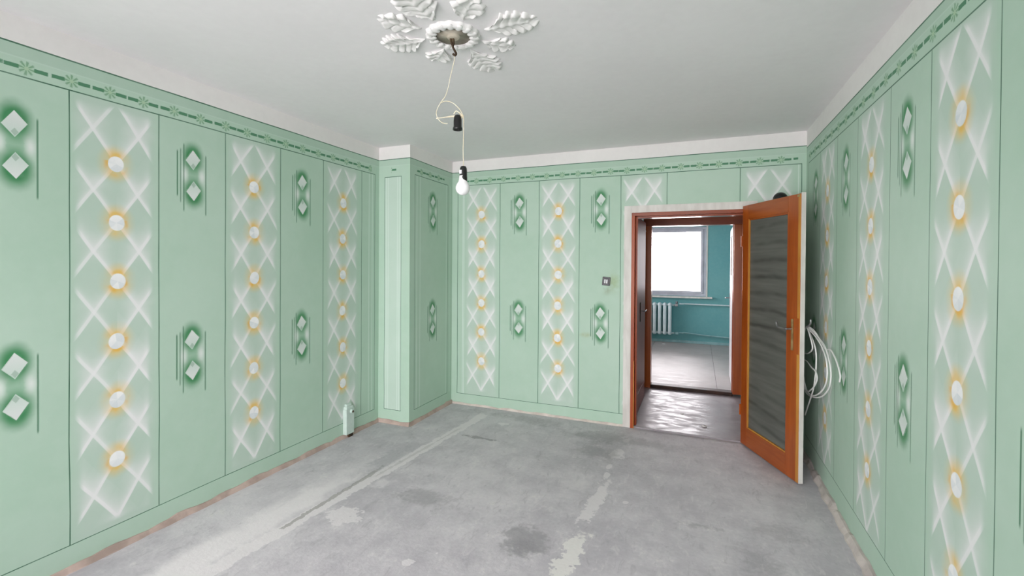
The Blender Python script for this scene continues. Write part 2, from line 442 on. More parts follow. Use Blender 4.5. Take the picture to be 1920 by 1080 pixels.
def mat_pane():
    M = Mat('grey_streaked_obscure_glass', 0.32, 0.4); v = M.obj(); x, y, z = M.sep(v)
    n = M.noise(M.scale(v, (2.6, 1, 0.5)), 1.2, 2); n2 = M.noise(M.scale(v, (2.0, 2, 26)), 1.0, 3)
    b = (z + (n-0.5)*0.06 + x*(1.3-z)*0.05)/0.128
    kk = b.round(); f = (b-kk)
    jr = M.white(M.comb(kk, 2.0, 0.0))
    st = f.abs().ss(0.20, 0.02)*(jr*0.45+0.25)*M.noise(M.scale(v, (4, 1, 2)), 1.3, 1).ss(0.2, 0.6)
    c = M.mix(n2.ss(0.3, 0.7), srgb(118, 120, 114), srgb(102, 104, 99))
    c = M.mix(f.ss(-0.5, 0.5)*0.22, c, srgb(92, 94, 90))
    c = M.mix(st, c, srgb(58, 60, 57)); M.color(c)
    M.b.inputs['Transmission Weight'].default_value = 0.15
    return M.m
MT['pane'] = mat_pane()

# ------------------------------------------------------------------ mesh helpers
def finish(name, bm, mats, parent=None, smooth=False, loc=None, uvless=True):
    me = bpy.data.meshes.new(name)
    bmesh.ops.recalc_face_normals(bm, faces=bm.faces) if uvless else None
    bm.to_mesh(me); bm.free()
    for m in (mats if isinstance(mats, (list, tuple)) else [mats]): me.materials.append(MT[m] if isinstance(m, str) else m)
    if smooth:
        for p in me.polygons: p.use_smooth = True
    o = bpy.data.objects.new(name, me); COL.objects.link(o)
    if parent: o.parent = parent
    if loc is not None: o.location = loc
    return o
def tag(o, label=None, cat=None, group=None, kind=None):
    if label: o['label'] = label
    if cat: o['category'] = cat
    if group: o['group'] = group
    if kind: o['kind'] = kind
    return o
def empty(name, loc=(0, 0, 0), rz=0.0):
    o = bpy.data.objects.new(name, None); COL.objects.link(o); o.location = loc; o.rotation_euler = (0, 0, rz)
    o.empty_display_size = 0.05; return o
def box(bm, x0, x1, y0, y1, z0, z1, bev=0.0, seg=2):
    r = bmesh.ops.create_cube(bm, size=1.0)
    vs = r['verts']
    for v in vs:
        v.co = Vector(((x0+x1)/2+v.co.x*(x1-x0), (y0+y1)/2+v.co.y*(y1-y0), (z0+z1)/2+v.co.z*(z1-z0)))
    if bev:
        es = {e for v in vs for e in v.link_edges}
        bmesh.ops.bevel(bm, geom=list(es), offset=bev, segments=seg, affect='EDGES', profile=0.6)
def boxobj(name, dims, mat, parent=None, bev=0.003, **k):
    bm = bmesh.new(); box(bm, *dims, bev=bev); return finish(name, bm, mat, parent, **k)
def smooth_path(pts, n=6):
    pts = [Vector(p) for p in pts]; out = []
    for i in range(len(pts)-1):
        p0 = pts[max(i-1, 0)]; p1 = pts[i]; p2 = pts[i+1]; p3 = pts[min(i+2, len(pts)-1)]
        for j in range(n):
            t = j/n
            out.append(0.5*((2*p1)+(p2-p0)*t+(2*p0-5*p1+4*p2-p3)*t*t+(3*p1-p0-3*p2+p3)*t**3))
    out.append(pts[-1]); return out
def tube(bm, path, r, seg=8, cap=True):
    rings = []; n = len(path); up = Vector((0.13, 0.27, 0.95)).normalized(); prev = None
    for i, p in enumerate(path):
        t = (path[min(i+1, n-1)]-path[max(i-1, 0)]).normalized()
        a = (prev - t*prev.dot(t)) if prev else t.orthogonal()
        if a.length < 1e-6: a = t.orthogonal()
        a.normalize(); b = t.cross(a); prev = a
        rr = r[i] if isinstance(r, (list, tuple)) else r
        rings.append([bm.verts.new(p+a*rr*math.cos(2*math.pi*k/seg)+b*rr*math.sin(2*math.pi*k/seg)) for k in range(seg)])
    for i in range(n-1):
        for k in range(seg):
            bm.faces.new((rings[i][k], rings[i][(k+1) % seg], rings[i+1][(k+1) % seg], rings[i+1][k]))
    if cap:
        bm.faces.new(rings[0][::-1]); bm.faces.new(rings[-1])
def lathe(bm, prof, seg=28, c=(0, 0, 0), mod=None, closed_ends=True):
    """revolve (radius, z) pairs about z"""
    rings = []
    for (r, z) in prof:
        ring = []
        for k in range(seg):
            a = 2*math.pi*k/seg; q = r*(mod(a, r, z) if mod else 1.0)
            ring.append(bm.verts.new((c[0]+q*math.cos(a), c[1]+q*math.sin(a), c[2]+z)))
        rings.append(ring)
    for i in range(len(rings)-1):
        for k in range(seg):
            bm.faces.new((rings[i][k], rings[i][(k+1) % seg], rings[i+1][(k+1) % seg], rings[i+1][k]))
    if closed_ends:
        bm.faces.new(rings[0][::-1]); bm.faces.new(rings[-1])
def dome(bm, cx, cy, z0, lx, wy, h, ang, nu=10, nv=4, down=True):
    """half ellipsoid lying on the plane z = z0 and bulging down"""
    sg = -1.0 if down else 1.0; rows = []
    ca, sa = math.cos(ang), math.sin(ang)
    for j in range(nv):
        t = j/nv*math.pi/2; row = []
        for i in range(nu):
            a = 2*math.pi*i/nu; x = lx*math.cos(a)*math.cos(t); y = wy*math.sin(a)*math.cos(t)
            row.append(bm.verts.new((cx+x*ca-y*sa, cy+x*sa+y*ca, z0+sg*h*math.sin(t))))
        rows.append(row)
    top = bm.verts.new((cx, cy, z0+sg*h))
    for j in range(nv-1):
        for i in range(nu):
            bm.faces.new((rows[j][i], rows[j][(i+1) % nu], rows[j+1][(i+1) % nu], rows[j+1][i]))
    for i in range(nu): bm.faces.new((rows[-1][i], rows[-1][(i+1) % nu], top))
    bm.faces.new(rows[0][::-1])

# ------------------------------------------------------------------ painted walls
COLN = [0]
def painted_wall(name, origin, sdir, s0, s1, cols, lines, pales=(), frieze=None, zb=ZB, zf=ZF, zg=ZG, rect=None, hole=None, thick=0.10, nin=None, lw=0.0052, seed=1, ends=True, nocirc=(), fshift=0.0, flip=1.0):
    """cols: (a, b, kind, centre); lines: s of ruled verticals; rect: s range of the horizontal ruled lines; hole: (a, b, top)"""
    rng = random.Random(seed)
    sd = Vector(sdir); O = Vector(origin); nin = Vector(nin)
    rect = rect or (s0, s1); frieze = frieze or rect
    sb = {round(s0, 5), round(s1, 5)}
    def add(v):
        if s0 < v < s1: sb.add(round(v, 5))
    for l in lines: add(l-lw/2); add(l+lw/2)
    for l in pales: add(l-0.004); add(l+0.004)
    for q in rect+tuple(frieze): add(q)
    for (a, b, k, c) in cols: add(a); add(b)
    if hole: add(hole[0]); add(hole[1])
    q = s0
    while q < s1:
        if min(abs(q-x) for x in sb) > 0.05: add(q)
        q += 0.22
    ss = sorted(sb); ss = [ss[0]]+[b for a, b in zip(ss, ss[1:]) if b-a > 0.0008]
    zs = {0.0, zb-0.0022, zb+0.0022, zf-0.003, zf+0.003, zg-0.0035, zg+0.0035, H}
    q = zb+0.16
    while q < zf-0.08: zs.add(round(q, 4)); q += 0.17
    if hole: zs = {z for z in zs if abs(z-hole[2]) > 0.03} | {hole[2]}
    zs = sorted(zs)
    bm = bmesh.new(); uvp = bm.loops.layers.uv.new('pattern'); uvc = bm.loops.layers.uv.new('column')
    mats = ['mint', 'line', 'pale', 'lattice', 'diamond', 'frieze', 'white', 'palefield']
    inl = lambda m: any(abs(m-l) < lw/2 for l in lines)
    inp = lambda m: any(abs(m-l) < 0.004 for l in pales)
    ph = rng.random()*10
    V = {}
    for i, s in enumerate(ss):
        for j, z in enumerate(zs):
            ds = dz = 0.0
            if 0 < i < len(ss)-1 and 0 < j < len(zs)-1:
                if any(abs(s-l) < lw for l in lines) and zb+0.02 < z < zf-0.02:
                    nl = min(lines, key=lambda l: abs(l-s)); ds = (noise.noise(Vector((nl*9+ph, z*2.3, 0)))*0.004 + (noise.noise(Vector((nl*9+ph, z*9, 5)))*0.0008 if s > nl else 0))
                elif abs(z-zb) < .01 or abs(z-zf) < .01 or abs(z-zg) < .01:
                    dz = noise.noise(Vector((s*1.6+ph, round(z), 3)))*0.004
                if hole and (hole[0]-0.001 <= s <= hole[1]+0.001) and z < hole[2]+0.001: ds = dz = 0
            V[i, j] = bm.verts.new(O+sd*(s+ds)+Vector((0, 0, z+dz)))
    COLN[0] += 1; base = COLN[0]*10
    for i in range(len(ss)-1):
        m = (ss[i]+ss[i+1])/2
        col = None
        for n, (a, b, k, c) in enumerate(cols):
            if a <= m < b: col = (n, k, c)
        for j in range(len(zs)-1):
            zm = (zs[j]+zs[j+1])/2
            if hole and hole[0] < m < hole[1] and zm < hole[2]: continue
            inrect = rect[0] <= m <= rect[1]
            kind = 'mint'; cen = 0.0; cid = base; on = 1.0
            if zm > zg+0.0035: kind = 'white'
            elif zm > zg-0.0035: kind = 'line'
            elif zm > zf+0.003: kind = 'frieze'; on = 1.0 if frieze[0] <= m <= frieze[1] else 0.0
            elif zm > zf-0.003: kind = 'line' if inrect else 'mint'
            elif zm > zb+0.0022:
                if inl(m): kind = 'line'
                elif inp(m): kind = 'pale'
                elif col: kind = col[1]; cen = col[2]; cid = base+col[0]; on = 0.0 if col[0] in nocirc else 1.0
            elif zm > zb-0.0022: kind = 'line' if inrect else 'mint'
            vs = [V[i, j], V[i+1, j], V[i+1, j+1], V[i, j+1]]
            f = bm.faces.new(vs)
            f.normal_update()
            if f.normal.dot(nin) < 0: f.normal_flip()
            f.material_index = mats.index(kind)
            for l in f.loops:
                rel = l.vert.co-O
                l[uvp].uv = (flip*(rel.dot(sd)-cen)+(fshift if kind == 'frieze' else 0.0), rel.z); l[uvc].uv = (cid*0.37, on)
    # the masonry behind the paint
    out = -nin*thick
    def q4(a, b, z0, z1, d):
        vs = [bm.verts.new(O+sd*x+d+Vector((0, 0, z))) for x, z in ((a, z0), (b, z0), (b, z1), (a, z1))]
        f = bm.faces.new(vs); f.material_index = 0
    spans = [(s0, s1, 0, H)] if not hole else [(s0, hole[0], 0, H), (hole[0], hole[1], hole[2], H), (hole[1], s1, 0, H)]
    for (a, b, z0, z1) in spans: q4(a, b, z0, z1, out)
    def side(s, z0, z1):
        vs = [bm.verts.new(O+sd*s+d+Vector((0, 0, z))) for d, z in ((Vector(), z0), (out, z0), (out, z1), (Vector(), z1))]
        bm.faces.new(vs).material_index = 6
    if ends: side(s0, 0, H); side(s1, 0, H)
    if hole:
        side(hole[0], 0, hole[2]); side(hole[1], 0, hole[2])
        vs = [bm.verts.new(O+sd*s+d+Vector((0, 0, hole[2]))) for d, s in ((Vector(), hole[0]), (Vector(), hole[1]), (out, hole[1]), (out, hole[0]))]
        bm.faces.new(vs).material_index = 6
    if name == 'wall_back': mats = ['mint_stained' if m == 'mint' else 'diamond_stained' if m == 'diamond' else m for m in mats]
    return finish(name, bm, mats, uvless=False)

# floor, ceiling
o = boxobj('floor', (XL-0.1, XR+0.1, YF-0.1, YB+0.004, -0.12, 0.0), 'screed', bev=0)
tag(o, 'bare grey concrete screed floor with pale filler streaks', 'floor', kind='structure')
o = boxobj('ceiling', (XL-0.1, XR+0.1, YF-0.1, YB+0.10, H, H+0.12), 'ceil', bev=0)
tag(o, 'plain white painted ceiling over the green room', 'ceiling', kind='structure')

LAT, DIA = 'lattice', 'diamond'
o = painted_wall('wall_left', (XL, 0, 0), (0, 1, 0), YF, YP+0.02,
    [(-0.36, 0.04, LAT, -0.16), (0.04, 0.43, DIA, 0.235), (0.43, 0.84, LAT, 0.635), (-1.05, -0.36, DIA, -0.7),
     (0.84, 1.237, DIA, 1.047), (1.237, 1.633, LAT, 1.431), (1.633, 2.023, DIA, 1.822), (2.023, 2.441, LAT, 2.231),
     (2.441, 2.849, DIA, 2.640), (2.849, 3.304, LAT, 3.072)],
    [-1.05, -0.36, 0.04, 0.43, 0.84, 1.237, 1.633, 2.023, 2.441, 2.849, 3.304, 3.487], pales=(3.405, 3.450), rect=(-1.05, 3.4896), frieze=(-1.05, 3.44), nin=(1, 0, 0), seed=3)
tag(o, 'mint green left wall stencilled with white lattices and green diamonds', 'wall', kind='structure')

wp = empty('wall_pillar', (0, 0, 0)); tag(wp, 'narrow pale mint pilaster boxed into the left back corner', 'wall', kind='structure')
o = painted_wall('pillar_face', (0, YP, 0), (1, 0, 0), XL-0.02, XP,
    [(-2.749, -2.562, 'palefield', 0)], [-2.749, -2.562], pales=(-2.728, -2.708, -2.584, -2.604), rect=(-2.7516, -2.5594), frieze=(-2.676, -2.620), nin=(0, -1, 0), zf=2.315, thick=0.02, ends=False, fshift=0.0495, seed=5, lw=0.004)
o.parent = wp
o = painted_wall('pillar_face', (XP, 0, 0), (0, 1, 0), YP, YB+0.02,
    [(3.625, 4.235, DIA, 3.945)], [3.625, 4.235], pales=(3.66, 3.715, 4.205, 4.28), rect=(3.6224, 4.2376), frieze=(3.66, 4.16), nin=(1, 0, 0), thick=0.02, ends=False, seed=6, lw=0.0045)
o.parent = wp

DX0, DX1, DZ = -0.575, 0.392, 1.985
o = painted_wall('wall_back', (0, YB, 0), (1, 0, 0), XP-0.02, XR+0.02,
    [(-2.398, -1.904, LAT, -2.113), (-1.904, -1.479, DIA, -1.690), (-1.479, -1.067, LAT, -1.280), (-1.067, -0.677, DIA, -0.858),
     (-0.677, -0.269, LAT, -0.475), (0.319, 0.766, LAT, 0.53)],
    [-2.398, -1.904, -1.479, -1.067, -0.677, -0.269, 0.319, 0.766], pales=(-2.321, -2.335, 0.745), rect=(-2.4006, 0.7686), frieze=(-2.40, 0.74),
    hole=(DX0, DX1, DZ), nin=(0, -1, 0), thick=0.12, seed=8, lw=0.0058, nocirc=(4, 5), zb=0.116)
tag(o, 'mint green back wall with two lattice columns and the doorway', 'wall', kind='structure')

o = painted_wall('wall_right', (XR, 0, 0), (0, 1, 0), YF, YB+0.02,
    [(-0.25, 0.15, LAT, -0.05), (0.15, 0.56, DIA, 0.355), (0.56, 0.96, LAT, 0.76), (0.96, 1.345, DIA, 1.15), (1.345, 1.75, DIA, 1.548), (1.752, 2.181, LAT, 1.968), (2.181, 2.572, DIA, 2.392), (2.572, 3.035, LAT, 2.820), (3.035, 3.432, DIA, 3.245),
     (3.432, 3.875, LAT, 3.664), (3.875, 4.25, DIA, 4.0)],
    [-0.25, 0.15, 0.56, 0.96, 1.345, 1.752, 2.181, 2.572, 3.035, 3.432, 3.875, 4.25], rect=(-0.25, 4.2526), frieze=(-0.25, 4.24), nin=(-1, 0, 0), seed=11, lw=0.0048, flip=-1.0,
    zb=0.165, zf=2.325, zg=2.462)
tag(o, 'mint green right wall stencilled with white lattices and green diamonds', 'wall', kind='structure')

# wall behind the camera with its window
def wall_with_window(name, x0, x1, y0, y1, h, wx0, wx1, wz0, wz1, mat):
    bm = bmesh.new()
    box(bm, x0, wx0, y0, y1, 0, h); box(bm, wx1, x1, y0, y1, 0, h)
    box(bm, wx0, wx1, y0, y1, 0, wz0); box(bm, wx0, wx1, y0, y1, wz1, h)
    return finish(name, bm, mat)
o = wall_with_window('wall_front', XL-0.1, XR+0.1, YF-0.25, YF, H, WX0, WX1, WZ0, WZ1, 'mint')
tag(o, 'mint green wall with the wide window behind the viewer', 'wall', kind='structure')

def window(name, x0, x1, z0, z1, yc, mull, label, inner, sill_y, part_mat='winframe'):
    w = empty(name, ((x0+x1)/2, yc, z0)); tag(w, label, 'window', kind='structure')
    ox, oz = (x0+x1)/2, z0
    fw = 0.055; D = 0.06
    xs = (x0-ox, x1-ox); zt = z1-z0
    boxobj('window_frame', (xs[0], xs[1], -D/2, D/2, 0, fw), part_mat, w)
    boxobj('window_frame', (xs[0], xs[1], -D/2, D/2, zt-fw, zt), part_mat, w)
    boxobj('window_frame', (xs[0], xs[0]+fw, -D/2, D/2, fw, zt-fw), part_mat, w)
    boxobj('window_frame', (xs[1]-fw, xs[1], -D/2, D/2, fw, zt-fw), part_mat, w)
    prev = xs[0]+fw
    stops = [m-ox for m in mull]+[None]
    for m in stops:
        a, b = prev, (m-0.03 if m is not None else xs[1]-fw)
        if m is not None:
            boxobj('window_mullion', (m-0.03, m+0.03, -D/2, D/2, fw, zt-fw), part_mat, w)
            prev = m+0.03
        sw = 0.042
        sash = empty('window_sash', (0, 0, 0)); sash.parent = w
        y0, y1 = (-0.045, 0.012) if inner < 0 else (-0.012, 0.045)
        boxobj('sash_rail', (a, b, y0, y1, fw, fw+sw), part_mat, sash); boxobj('sash_rail', (a, b, y0, y1, zt-fw-sw, zt-fw), part_mat, sash)
        boxobj('sash_stile', (a, a+sw, y0, y1, fw+sw, zt-fw-sw), part_mat, sash); boxobj('sash_stile', (b-sw, b, y0, y1, fw+sw, zt-fw-sw), part_mat, sash)
        gm = bpy.data.materials.get('clear_window_glass')
        if gm is None:
            gm = bpy.data.materials.new('clear_window_glass'); gm.use_nodes = True; t = gm.node_tree
            for n in list(t.nodes):
                if n.type != 'OUTPUT_MATERIAL': t.nodes.remove(n)
            tr = t.nodes.new('ShaderNodeBsdfTransparent'); gl = t.nodes.new('ShaderNodeBsdfGlossy'); gl.inputs['Roughness'].default_value = 0.02
            fr = t.nodes.new('ShaderNodeFresnel'); mx = t.nodes.new('ShaderNodeMixShader')
            t.links.new(fr.outputs[0], mx.inputs[0]); t.links.new(tr.outputs[0], mx.inputs[1]); t.links.new(gl.outputs[0], mx.inputs[2])
            t.links.new(mx.outputs[0], t.nodes['Material Output'].inputs[0])
        bm = bmesh.new(); box(bm, a+sw-0.004, b-sw+0.004, -0.003, 0.003, fw+sw-0.004, zt-fw-sw+0.004)
        finish('pane', bm, gm, sash)
    boxobj('window_sill', (xs[0]-0.11, xs[1]+0.11, sill_y[0], sill_y[1], -0.035, -0.002), 'trimw', w)
    return w
window('window_1', BX0, BX1, BZ0, BZ1, YW+0.10, [-1.02], 'bright grey framed window over the radiator in the blue room', -1, (-0.16, -0.03))
w3 = window('added_window', -1.15, 1.15, BZ0, BZ1, 0.0, [0.0], 'added side window of the blue room, unseen, brightening its far wall', -1, (-0.22, -0.03))  # unseen window, put in to brighten the blue room's far wall
w3.location = (-2.70, 7.75, BZ0); w3.rotation_euler = (0, 0, math.radians(90))
window('window_2', WX0, WX1, WZ0, WZ1, YF-0.12, [-1.5, -0.5], 'wide daylight window behind the viewer', 1, (0.03, 0.22))

# bare plaster edge where the skirting was
def skirting(name, pts, label, d=0.012, h=0.036, mat='skirt'):
    """uneven strip along a polyline, room side on the right of travel given by normals"""
    bm = bmesh.new(); prev = None
    for (a, b, n) in pts:
        a = Vector(a); b = Vector(b); n = Vector(n); L = (b-a).length; k = max(2, int(L/0.05))
        rows = []
        for i in range(k+1):
            p = a+(b-a)*i/k
            hh = h*(0.85+0.45*noise.noise(p*6.0)+0.25*noise.noise(p*23.0)); dd = d*(1+0.5*noise.noise(p*11+Vector((3, 1, 2))))
            rows.append([bm.verts.new(p+n*0.0005+Vector((0, 0, hh))), bm.verts.new(p+n*dd*0.7+Vector((0, 0, hh*0.95))), bm.verts.new(p+n*dd*1.5+Vector((0, 0, 0.003))), bm.verts.new(p+n*dd*1.9+Vector((0, 0, -0.001)))])
        for r0, r1 in zip(rows, rows[1:]):
            for j in range(3): bm.faces.new((r0[j], r1[j], r1[j+1], r0[j+1]))
    return tag(finish(name, bm, mat), label, 'baseboard', kind='structure')
skirting('baseboard_left', [((XL, YF, 0), (XL, YP, 0), (1, 0, 0))], 'rough pinkish plaster edge along foot of left wall')
skirting('baseboard_pillar', [((XL, YP, 0), (XP+0.010, YP, 0), (0, -1, 0)), ((XP, YP-0.010, 0), (XP, YB, 0), (1, 0, 0))], 'rough pinkish plaster edge around foot of corner pilaster')
skirting('baseboard_back', [((XP, YB, 0), (-0.64, YB, 0), (0, -1, 0))], 'thin bare plaster edge along foot of back wall', d=0.008, h=0.022, mat='skirtpale')
skirting('baseboard_right', [((XR, YF, 0), (XR, YB, 0), (-1, 0, 0))], 'rough pale plaster edge along foot of right wall', d=0.02, h=0.04, mat='skirtgrey')

# ------------------------------------------------------------------ doorway into the hall
t1 = empty('trim_1', (0, YB, 0)); tag(t1, 'grubby white plaster surround of the doorway', 'door surround', kind='structure')
def rough_slab(name, x0, x1, z0, z1, d, parent, mat='trimw'):
    bm = bmesh.new(); box(bm, x0, x1, -d, 0.0, z0, z1, bev=0.002)
    return finish(name, bm, mat, parent)
rough_slab('surround_upright', DX0-0.068, DX0, 0.0, DZ+0.065, 0.008, t1)
rough_slab('surround_upright', DX1, DX1+0.060, 0.0, DZ+0.065, 0.008, t1)
rough_slab('surround_head', DX0, DX1, DZ, DZ+0.065, 0.008, t1)

t2 = empty('trim_2', (0, YB, 0)); tag(t2, 'red-brown varnished frame of the open doorway', 'door frame', kind='structure')
boxobj('jamb', (DX0, DX0+0.030, -0.012, 0.135, 0.0, DZ-0.03), 'redwood', t2)
boxobj('jamb', (DX1-0.030, DX1, -0.004, 0.135, 0.0, DZ-0.03), 'redwood', t2)
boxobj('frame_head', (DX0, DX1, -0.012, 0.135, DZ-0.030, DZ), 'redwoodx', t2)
boxobj('door_stop', (DX0+0.030, DX0+0.048, 0.040, 0.135, 0.0, DZ-0.03), 'redwood', t2)
boxobj('door_stop', (DX1-0.038, DX1-0.030, 0.060, 0.135, 0.0, DZ-0.03), 'redwood', t2)
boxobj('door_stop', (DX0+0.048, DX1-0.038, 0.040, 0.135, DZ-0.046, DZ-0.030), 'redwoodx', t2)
boxobj('worn_edge', (DX0+0.0265, DX0+0.0325, -0.0145, -0.008, 0.0, 0.62), 'rawwood', t2, bev=0.001)
bm = bmesh.new()
box(bm, DX0+0.030, DX1-0.030, 0.0, 0.19, -0.005, 0.014, bev=0.004)
finish('threshold', bm, 'hallfloor', t2)

# the open glazed door
HX, HY = 0.355, 4.312
ANG = math.atan2(3.655-HY, 0.658-HX)
LW, LT, LH = 0.735, 0.040, 1.995
d1 = empty('door_1', (HX, HY, 0.012), ANG); tag(d1, 'open orange-brown door glazed with grey streaked glass', 'door', kind='structure')
# local x runs along the leaf; local -y is the side seen from the room
LW = math.hypot(0.662-HX, 3.652-HY)
YA, YBk = -0.017, 0.013
ST0, ST1, BR, TR = 0.085, 0.135, 0.152, 0.118
boxobj('hinge_stile', (0.0, ST0, YA, YBk, 0.0, LH), 'oak', d1)
boxobj('lock_stile', (LW-ST1, LW, YA, YBk, 0.0, LH), 'oak', d1)
boxobj('top_rail', (ST0, LW-ST1, YA, YBk, LH-TR, LH), 'oakx', d1, bev=0.002)
boxobj('bottom_rail', (ST0, LW-ST1, YA, YBk, 0.0, BR), 'oakx', d1, bev=0.002)
boxobj('pane', (ST0-0.006, LW-ST1+0.006, -0.0035, 0.0035, BR-0.006, LH-TR+0.006), 'pane', d1, bev=0)
for (a, b, z0, z1, m) in ((ST0, ST0+0.013, BR, LH-TR, 'rawwood'), (LW-ST1-0.010, LW-ST1, BR, LH-TR, 'oak')):
    boxobj('glazing_bead', (a, b, YA+0.002, -0.004, z0, z1), m, d1, bev=0.002)
boxobj('glazing_bead', (ST0+0.013, LW-ST1-0.010, YA+0.002, -0.004, BR, BR+0.012), 'rawwood', d1, bev=0.002)
boxobj('glazing_bead', (ST0+0.013, LW-ST1-0.010, YA+0.002, -0.004, LH-TR-0.011, LH-TR), 'oakx', d1, bev=0.002)
o = boxobj('worn_edge', (LW-0.026, LW-0.001, YA-0.0015, YA+0.002, 0.004, LH-0.005), 'rawwood', d1, bev=0.001); o['label'] = 'worn yellow wood along the lock edge'
o = boxobj('edge_strip', (LW-0.001, LW+0.004, YA+0.002, YBk+0.003, 0.0, LH+0.006), 'trimw', d1, bev=0.001); o['label'] = 'white painted door edge'
o = boxobj('door_back', (0.004, ST0-0.01, YBk, YBk+0.004, 0.004, LH-0.004), 'trimw', d1, bev=0.001)
o = boxobj('door_back', (LW-ST1+0.02, LW-0.002, YBk, YBk+0.004, 0.004, LH-0.004), 'trimw', d1, bev=0.001)
# handle set: long back plate, lever, and the lever on the far side
HP = LW-0.072
lock = boxobj('lock_plate', (HP+0.012, LW-0.004, YA-0.0022, YA+0.001, 0.885, 1.135), 'oak', d1, bev=0.001)
bm = bmesh.new(); box(bm, HP-0.008, HP+0.008, YA-0.009, YA+0.001, 0.905, 1.125, bev=0.003)
hp = finish('handle_plate', bm, 'brass', d1); hp['label'] = 'long dull brass handle plate'
bm = bmesh.new()
tube(bm, smooth_path([(HP, YA-0.004, 1.055), (HP, YA-0.040, 1.055), (HP-0.012, YA-0.050, 1.055), (HP-0.075, YA-0.052, 1.057), (HP-0.100, YA-0.050, 1.066), (HP-0.112, YA-0.048, 1.090)], 5), 0.0065, 10)
lv = finish('lever', bm, 'steel', hp, smooth=True)
bm = bmesh.new(); box(bm, HP-0.008, HP+0.008, YBk, YBk+0.010, 0.905, 1.125, bev=0.003)
hb = finish('handle_plate', bm, 'brass', d1)
bm = bmesh.new()
tube(bm, smooth_path([(HP, YBk+0.004, 1.060), (HP+0.004, YBk+0.034, 1.062), (HP+0.030, YBk+0.050, 1.075), (HP+0.062, YBk+0.052, 1.100), (HP+0.066, YBk+0.050, 1.130)], 5), 0.0065, 10)
finish('lever', bm, 'steel', hb, smooth=True)
for z in (0.28, 1.70):
    bm = bmesh.new(); lathe(bm, [(0.007, -0.045), (0.007, 0.045)], 12, (-0.004, YA-0.004, z)); finish('hinge', bm, 'oak', d1, smooth=False)
bm = bmesh.new(); box(bm, LW-0.035, LW-0.012, YA-0.004, YA+0.001, LH-0.022, LH-0.006, bev=0.002); finish('brass_tab', bm, 'brass', d1)

# ------------------------------------------------------------------ the hall
HL, HR, HY0, HY1 = -0.72, 1.55, YB+0.12, 5.80
o = boxobj('floor_hall', (HL-0.1, HR+0.1, YB+0.004, HY1+0.12, -0.12, 0.006), 'hallfloor', bev=0)
tag(o, 'shiny scuffed grey hall floor beyond the doorway', 'floor', kind='structure')
o = boxobj('ceiling_hall', (HL-0.1, HR+0.1, HY0-0.02, HY1+0.12, H, H+0.12), 'ceil', bev=0); tag(o, 'white ceiling of the small hall', 'ceiling', kind='structure')
o = boxobj('wall_hall_left', (HL-0.1, HL, HY0-0.005, HY1+0.06, 0, H), 'hallwall', bev=0); tag(o, 'plain left wall of the small hall', 'wall', kind='structure')
o = boxobj('wall_hall_right', (HR, HR+0.1, HY0-0.005, HY1+0.06, 0, H), 'hallwall', bev=0); tag(o, 'plain right wall of the small hall', 'wall', kind='structure')
o = boxobj('wall_hall_near', (XR, HR+0.1, YB+0.02, HY0, 0, H), 'hallwall', bev=0); tag(o, 'plain near wall of the small hall', 'wall', kind='structure')

d3 = empty('door_3', (-0.596, 4.49, 0.016)); tag(d3, 'open glossy mauve-brown door standing along left side of hall', 'door', kind='structure')
boxobj('door_leaf', (0.002, 0.038, 0.0, 0.87, 0.0, 1.965), 'hallwood', d3)
boxobj('kick_rail', (0.038, 0.041, 0.01, 0.86, 0.16, 0.19), 'hallwood', d3, bev=0.001)
boxobj('top_moulding', (0.038, 0.042, 0.01, 0.86, 1.86, 1.875), 'hallwood', d3, bev=0.0015)
hp3 = boxobj('handle_plate', (0.038, 0.044, 0.382, 0.412, 0.90, 1.10), 'hook', d3, bev=0.002)
bm = bmesh.new(); tube(bm, smooth_path([(0.040, 0.397, 1.01), (0.076, 0.397, 1.01), (0.088, 0.405, 1.01), (0.090, 0.49, 1.015)], 5), 0.006, 8); finish('lever', bm, 'steel', hp3, smooth=True)
for z in (0.25, 1.70):
    bm = bmesh.new(); lathe(bm, [(0.007, -0.045), (0.007, 0.045)], 12, (0.020, 0.876, z)); finish('hinge', bm, 'steel', d3)

# wall between the hall and the blue room, its frame and sill
RX0, RX1, RZ = -0.665, 0.475, 2.065
bm = bmesh.new(); box(bm, -2.7, RX0, HY1, HY1+0.12, 0, H); box(bm, RX1, HR+0.1, HY1, HY1+0.12, 0, H); box(bm, RX0, RX1, HY1, HY1+0.12, RZ, H)
o = finish('wall_hall_far', bm, 'hallwall'); tag(o, 'hall wall around the doorway to the blue room', 'wall', kind='structure')
t3 = empty('trim_3', (0, HY1, 0)); tag(t3, 'orange-brown frame of the doorway into the blue room', 'door frame', kind='structure')
boxobj('jamb', (RX0+0.036, RX0+0.132, -0.014, 0.135, 0.006, RZ-0.09), 'oak', t3); boxobj('jamb', (RX1-0.105, RX1-0.008, -0.016, 0.125, 0.03, RZ-0.09), 'oak', t3, bev=0.006)
boxobj('door_stop', (RX1-0.112, RX1-0.105, 0.03, 0.10, 0.03, RZ-0.09), 'redwood', t3)
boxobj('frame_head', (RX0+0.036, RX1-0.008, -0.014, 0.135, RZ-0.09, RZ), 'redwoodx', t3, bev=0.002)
bm = bmesh.new(); box(bm, RX0+0.132, RX1-0.105, 0.0, 0.12, 0.0, 0.045, bev=0.008); finish('threshold', bm, 'blackwood', t3)

